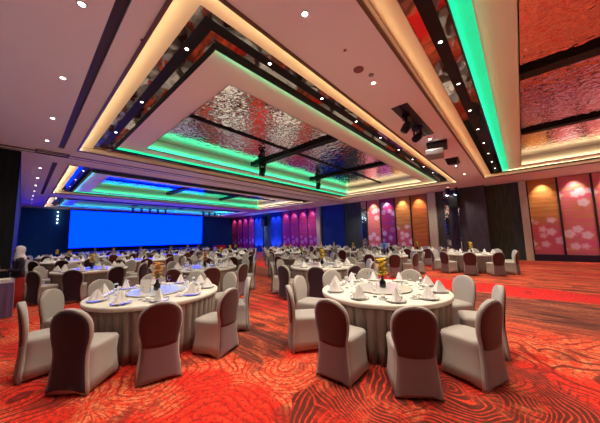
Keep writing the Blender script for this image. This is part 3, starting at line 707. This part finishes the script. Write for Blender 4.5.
XS = [1.6, 3.97, 6.3, 8.65, 11.0, 13.35, 15.7, 18.0]
TB = []   # (x, y, row, nth)
skip = {(3, 0), (5, 4), (7, 0), (7, 3), (7, 4), (3, 4), (6, 3), (5, 3)}
for i, x in enumerate(XS):
    for j in range(5):
        y = (4.74 if i % 2 == 0 else 1.77) + j*5.9
        if y > 26 or (i, j) in skip: continue
        TB.append((x, y, i, j))
rowname = ['first', 'second', 'third', 'fourth', 'fifth', 'sixth', 'seventh', 'eighth']
hours = 'twelve one two three four five six seven eight nine ten eleven'.split()
nnap = 0
for (x, y, i, j) in TB:
    d = math.hypot(x, y)
    tn = '%s table of row %s' % (ordn[j], words[i])
    gname = 'row %s, table %s' % (words[i], words[j])
    if (i, j) == (0, 0): tn = 'front table with blue-reflecting turntable'
    if (i, j) == (1, 0): tn = 'front table with white turntable'
    jj = j if i % 2 == 0 or i in (1, 5) else j
    jit = random.uniform(-.12, .12) if j or i > 1 else 0
    ph0 = R(1.0) + jit
    view = math.atan2(y, x)      # bearing away from the camera = twelve o'clock
    put('table', (x, y, 0), jit, 'round banquet table under white cloth, %s' % tn, 'round banquet tables')
    put('cloth', (x, y, 0), jit, 'white tablecloth with taupe pleated skirt on the %s' % tn, 'round tablecloths')
    zt = .7625
    if d < 22 and (i, j) != (7, 1): put('turn', (x, y, zt), 0, 'round glass lazy susan in the middle of the %s' % tn, 'lazy susans')
    fk = {(0, 0): 'f_orange', (4, 0): 'f_bluelit', (1, 1): 'f_orange'}.get((i, j), 'f_yellow')
    if (i, j) != (7, 1): put(fk, (x, y, (.7895 if d < 22 else zt)), random.uniform(0, 6), 'black vase of %s flowers on the %s' % (fk[2:], tn), 'table flower vases')
    for k in range(10):
        a = ph0 + k*R(36.0)
        if j == 0 and i < 2: a = R(((5, 40, 75, 109.8, 143.5, 181, 219, 253.7, 289, 329), (2, 36, 68, 105.5, 141.5, 181, 215.2, 250.5, 288.4, 322))[i][k])
        rel = (view - a) / (2*math.pi) * 12
        hr = hours[int(round(rel)) % 12]
        rs = 1.262 + (random.uniform(0, .06) if (i, j) not in ((0, 0), (1, 0)) else 0)
        jr = random.uniform(-.07, .07) if (i, j) not in ((0, 0), (1, 0)) else random.uniform(-.04, .04)
        dark = 1 if ((i == 0 and j > 0) or (i == 2 and j == 0) or (i == 0 and k == 6)) else 0  # these chairs get the back with painted shade
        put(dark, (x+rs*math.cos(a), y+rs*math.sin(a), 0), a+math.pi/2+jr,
            'cream covered chair with %s back at %s o\'clock of %s' % ('shade-darkened' if dark else 'maroon', hr, tn), 'banquet chairs, '+gname)
        ca, sa = math.cos(a), math.sin(a)
        near = (i, j) in ((0, 0), (1, 0))
        if d < 14: put('plate', (x+.80*ca, y+.80*sa, zt), a, 'white plate with dark rim at %s o\'clock of %s' % (hr, tn), 'plates, '+gname)
        zn = zt+.0195 if False else zt
        rn = .80 if d >= 14 else .80
        put('napkin', (x+rn*ca, y+rn*sa, zt+(.0207 if d < 14 else 0.0005)), a+random.uniform(-.5, .5), 'white peaked napkin at %s o\'clock of %s' % (hr, tn), 'napkins, '+gname)
        if d < 9.5:
            b = a+.20; put('glass', (x+.58*math.cos(b), y+.58*math.sin(b), zt), 0, 'clear stemmed glass at %s o\'clock of %s' % (hr, tn), 'glasses, '+gname)
            b = a-.20; put('cup', (x+.70*math.cos(b), y+.70*math.sin(b), zt), 0, 'small white cup at %s o\'clock of %s' % (hr, tn), 'cups, '+gname)

# extras
o = MB().box(-.08, -.004, 0, .08, .004, .20)
o = MB().add([(-.075, -.03, 0), (.075, -.03, 0), (.075, 0, .21), (-.075, 0, .21), (-.075, -.026, 0), (.075, -.026, 0), (.075, .004, .21), (-.075, .004, .21),
              (-.075, .034, 0), (.075, .034, 0), (-.075, .030, 0), (.075, .030, 0)],
             [(0, 1, 2, 3), (3, 2, 6, 7), (4, 7, 6, 5), (0, 4, 5, 1), (8, 7, 6, 9), (10, 11, 2, 3), (8, 9, 11, 10)]).build('table_card', M['napkin'])
o.location = (1.40, 4.66, .7895); o.rotation_euler = (0, 0, R(-45)); tag(o, 'white folded card standing on the blue-reflecting turntable', 'card')

# service table at the picture edge
def box_table(name, x, y, lx, ly, h, topm, skm, label, clabel, rz=0):
    t = empty(name, (x, y, 0), rz, label=label, cat='table')
    MB().box(-lx/2+.02, -ly/2+.02, h-.05, lx/2-.02, ly/2-.02, h-.012).build('tabletop', M['grey_metal'], t)
    for sx in (-1, 1):
        for sy in (-1, 1): MB().tube([(sx*(lx/2-.08), sy*(ly/2-.08), 0), (sx*(lx/2-.08), sy*(ly/2-.08), h-.05)], .015).build('leg', M['grey_metal'], t)
    pts = []
    for (ax, ay, bx, by) in ((-1, -1, 1, -1), (1, -1, 1, 1), (1, 1, -1, 1), (-1, 1, -1, -1)):
        n = 24
        for i in range(n):
            f = i/n; px = (ax+(bx-ax)*f)*lx/2; py = (ay+(by-ay)*f)*ly/2; pts.append((px, py, f))
    rings = []
    for z, am in ((h-.003, 0), (h-.02, .1), (h*.6, .7), (.012, 1)):
        r = []
        for k, (px, py, f) in enumerate(pts):
            q = 1 + am*(.03+.02*math.sin(k*1.57)); r.append((px*q if abs(px) > .01 else px, py*q, z))
        rings.append(r)
    c = MB().loft(rings[::-1], cap=False); n0 = len(c.v); c.f.append(tuple(range(n0-len(pts), n0)))
    o = c.build('draped_cloth', M[skm], smooth=False); o.location = (x, y, 0); o.rotation_euler = (0, 0, rz); tag(o, clabel, 'tablecloth')
    return t
M['violet_cloth'] = fabric('violet_drape', (.16, .11, .24), .1, 40)
M['red_cloth'] = fabric('red_drape', (.55, .01, .02), .1, 40)
box_table('service_table', -.42, 9.25, .75, 1.1, .76, 'cloth', 'violet_cloth', 'service table under violet drape at the dark wall', 'violet cloth draped over the service table by the dark wall')
o = MB().box(-.30, -.28, 0, .30, .28, .025).box(-.30, -.28, .02, -.28, .28, .06).box(.28, -.28, .02, .30, .28, .06).box(-.28, -.28, .02, .28, -.26, .06).box(-.28, .26, .02, .28, .28, .06).build('serving_tray', M['pale_blue'] if 'pale_blue' in M else M['china'])
o.location = (-.38, 9.1, .76); tag(o, 'pale serving tray on the violet draped service table', 'tray')
box_table('draped_table', 15.9, 27.2, 1.3, .7, .95, 'cloth', 'red_cloth', 'small table under red cloth beside the stage corner', 'red cloth on the small table beside the stage corner')
M['pale_blue'] = mat('pale_blue_box', (.35, .60, .72), .4); g = N(M['pale_blue']); g.bump(g.noise(g.coord(), 20, 1), .03, .002)
t = empty('gift_box', (18.0, 7.67, .763), R(85), label='pale blue box in the middle of a far round table near the violet-lit blossom panel', cat='box')
MB().box(-.3, -.15, 0, .3, .15, .30).build('box_body', M['pale_blue'], t, bevel=.01)
MB().box(-.31, -.16, .26, .31, .16, .32).build('lid', M['pale_blue'], t, bevel=.01)

# ------------------------------------------------------------------ waitress by the service table
def skin_body(name, pts, edges, material, parent=None, sub=2):
    me = bpy.data.meshes.new(name); me.from_pydata([p[0] for p in pts], edges, []); me.update()
    o = bpy.data.objects.new(name, me); COL.objects.link(o)
    sk = o.modifiers.new('skin', 'SKIN')
    for k, p in enumerate(pts):
        r = p[1] if isinstance(p[1], tuple) else (p[1], p[1]); me.skin_vertices[0].data[k].radius = r
        me.skin_vertices[0].data[k].use_root = (k == 0)
    sb = o.modifiers.new('sub', 'SUBSURF'); sb.levels = sub; sb.render_levels = sub
    me.materials.append(material)
    if parent: o.parent = parent
    return o
M['skin'] = mat('skin', (.42, .23, .15), .5); g = N(M['skin']); g.bump(g.noise(g.coord(), 90, 2), .05, .001)
M['scarf'] = fabric('white_headscarf', (.72, .72, .78), .05, 50); M['jacket'] = fabric('dark_jacket', (.025, .018, .035), .1, 60)
M['skirt_red'] = fabric('red_long_skirt', (.50, .035, .030), .15, 30)
# faces local +y; origin at the feet
W = empty('person', (.0, 10.1, 0), R(100), label='person in pale headscarf, dark jacket and red long skirt carrying a white box', cat='person'); W.scale = (.95, .95, .95)
pts = [((0, 0, .92), (.14, .10)), ((0, 0, 1.06), (.12, .09)), ((0, .005, 1.22), (.145, .10)), ((0, 0, 1.33), (.10, .075)), ((0, .01, 1.40), .05), ((0, .02, 1.47), .052),
       ((.165, 0, 1.30), .05), ((.215, -.02, 1.12), .042), ((.19, .02, .98), .037), ((.16, .19, 1.00), .028), ((.145, .25, 1.01), .026),
       ((-.165, 0, 1.30), .05), ((-.215, -.02, 1.12), .042), ((-.19, .02, .98), .037), ((-.16, .19, 1.00), .028), ((-.145, .25, 1.01), .026),
       ((.09, 0, .82), .09), ((.09, .01, .48), .065), ((.09, 0, .09), .042), ((.09, .13, .035), .035),
       ((-.09, 0, .82), .09), ((-.09, .01, .48), .065), ((-.09, 0, .09), .042), ((-.09, .13, .035), .035)]
ed = [(0, 1), (1, 2), (2, 3), (3, 4), (4, 5), (3, 6), (6, 7), (7, 8), (8, 9), (9, 10), (3, 11), (11, 12), (12, 13), (13, 14), (14, 15),
      (0, 16), (16, 17), (17, 18), (18, 19), (0, 20), (20, 21), (21, 22), (22, 23)]
body = skin_body('body', pts, ed, M['skin'], W)
# head as part of the person with face features
hd = MB()
prof = []
for k in range(13):
    a = -math.pi/2 + math.pi*k/12; prof.append((.078*math.cos(a)+.001, .108*math.sin(a)))
hd.lathe(prof, 20, (0, .02, 1.53), wave=lambda a, k: .16*max(0, math.sin(a))*.5 if k < 8 else 0)
hd.tube([(0, .098, 1.545), (0, .122, 1.515), (0, .105, 1.505)], [.008, .013, .006], 8)
hd.tube([(-.024, .098, 1.482), (0, .104, 1.480), (.024, .098, 1.482)], [.005, .008, .005], 6)
hd.build('head', M['skin'], W, smooth=True)
ey = MB()
for sx in (-1, 1): ey.lathe([(.001, -.008), (.010, 0), (.001, .008)], 10, (sx*.03, .094, 1.54))
ey.build('eyes', M['black'], W)
# hands
for sx in (-1, 1):
    hp = [((sx*.145, .25, 1.01), (.03, .016)), ((sx*.135, .31, 1.015), (.034, .014))]; he = [(0, 1)]
    for q in range(4):
        b0 = len(hp); fx = sx*(.110+.018*q)
        hp += [((fx, .335, 1.015), .009), ((fx, .365, 1.005), .008), ((fx-sx*.006, .38, .985), .007)]; he += [(1, b0), (b0, b0+1), (b0+1, b0+2)]
    b0 = len(hp); hp += [((sx*.105, .285, 1.03), .010), ((sx*.09, .315, 1.035), .009)]; he += [(0, b0), (b0, b0+1)]
    skin_body('hand', hp, he, M['skin'], W, 1)
# scarf: hood shell open at the face, with a drape over the shoulders
sc = MB(); n = 28; rows = []
for (z, rx, ry, cy, op) in ((1.26, .165, .135, -.01, 0), (1.33, .150, .125, -.01, 0), (1.40, .105, .10, 0, 0), (1.435, .095, .10, .015, .45), (1.49, .098, .108, .01, .75), (1.54, .100, .112, .005, .80), (1.59, .092, .105, 0, .62), (1.63, .068, .08, .0, .2), (1.655, .03, .035, 0, 0), (1.66, .004, .004, 0, 0)):
    r = []
    for i in range(n):
        a = math.pi/2 + op + (2*math.pi-2*op)*i/(n-1)
        r.append((rx*math.cos(a), cy+ry*math.sin(a), z + (.012*math.sin(5*a) if z < 1.3 else 0)))
    rows.append(r)
vs = [p for r in rows for p in r]; fs = [(k*n+i, k*n+i+1, (k+1)*n+i+1, (k+1)*n+i) for k in range(len(rows)-1) for i in range(n-1)]
o = sc.add(vs, fs).build('headscarf', M['scarf'], W, smooth=True); sm = o.modifiers.new('solid', 'SOLIDIFY'); sm.thickness = .008; sm.offset = 1
# jacket: torso shell and sleeves
jk = MB()
def ell(rx, ry, cy, z, n=24): return [(rx*math.cos(2*math.pi*i/n), cy+ry*math.sin(2*math.pi*i/n), z) for i in range(n)]
jk.loft([ell(.185, .145, 0, .80), ell(.180, .140, 0, .92), ell(.150, .118, 0, 1.06), ell(.172, .128, .003, 1.20), ell(.185, .115, 0, 1.30), ell(.12, .09, 0, 1.365), ell(.06, .06, 0, 1.39)])
jk.build('jacket', M['jacket'], W, smooth=True)
for sx in (-1, 1):
    MB().tube([(sx*.15, 0, 1.31), (sx*.19, -.005, 1.24), (sx*.225, -.02, 1.12), (sx*.205, 0, .99), (sx*.17, .15, .998), (sx*.15, .22, 1.005)], [.06, .064, .056, .054, .044, .038], 12).build('sleeve', M['jacket'], W, smooth=True)
MB().loft([ell(.20, .17, 0, .05), ell(.19, .16, 0, .4), ell(.175, .145, 0, .7), ell(.168, .132, 0, .86)]).build('long_skirt', M['skirt_red'], W, smooth=True)
bx = MB().box(-.16, -.11, 0, .16, .11, .10).build('carried_box', M['napkin'], bevel=.01)
bx.location = Vector((.0, 10.1, .985)) + Matrix.Rotation(R(100), 3, 'Z') @ Vector((0, .455, 0)); bx.rotation_euler = (0, 0, R(100))
tag(bx, 'white open box held by the person in the pale headscarf', 'box')
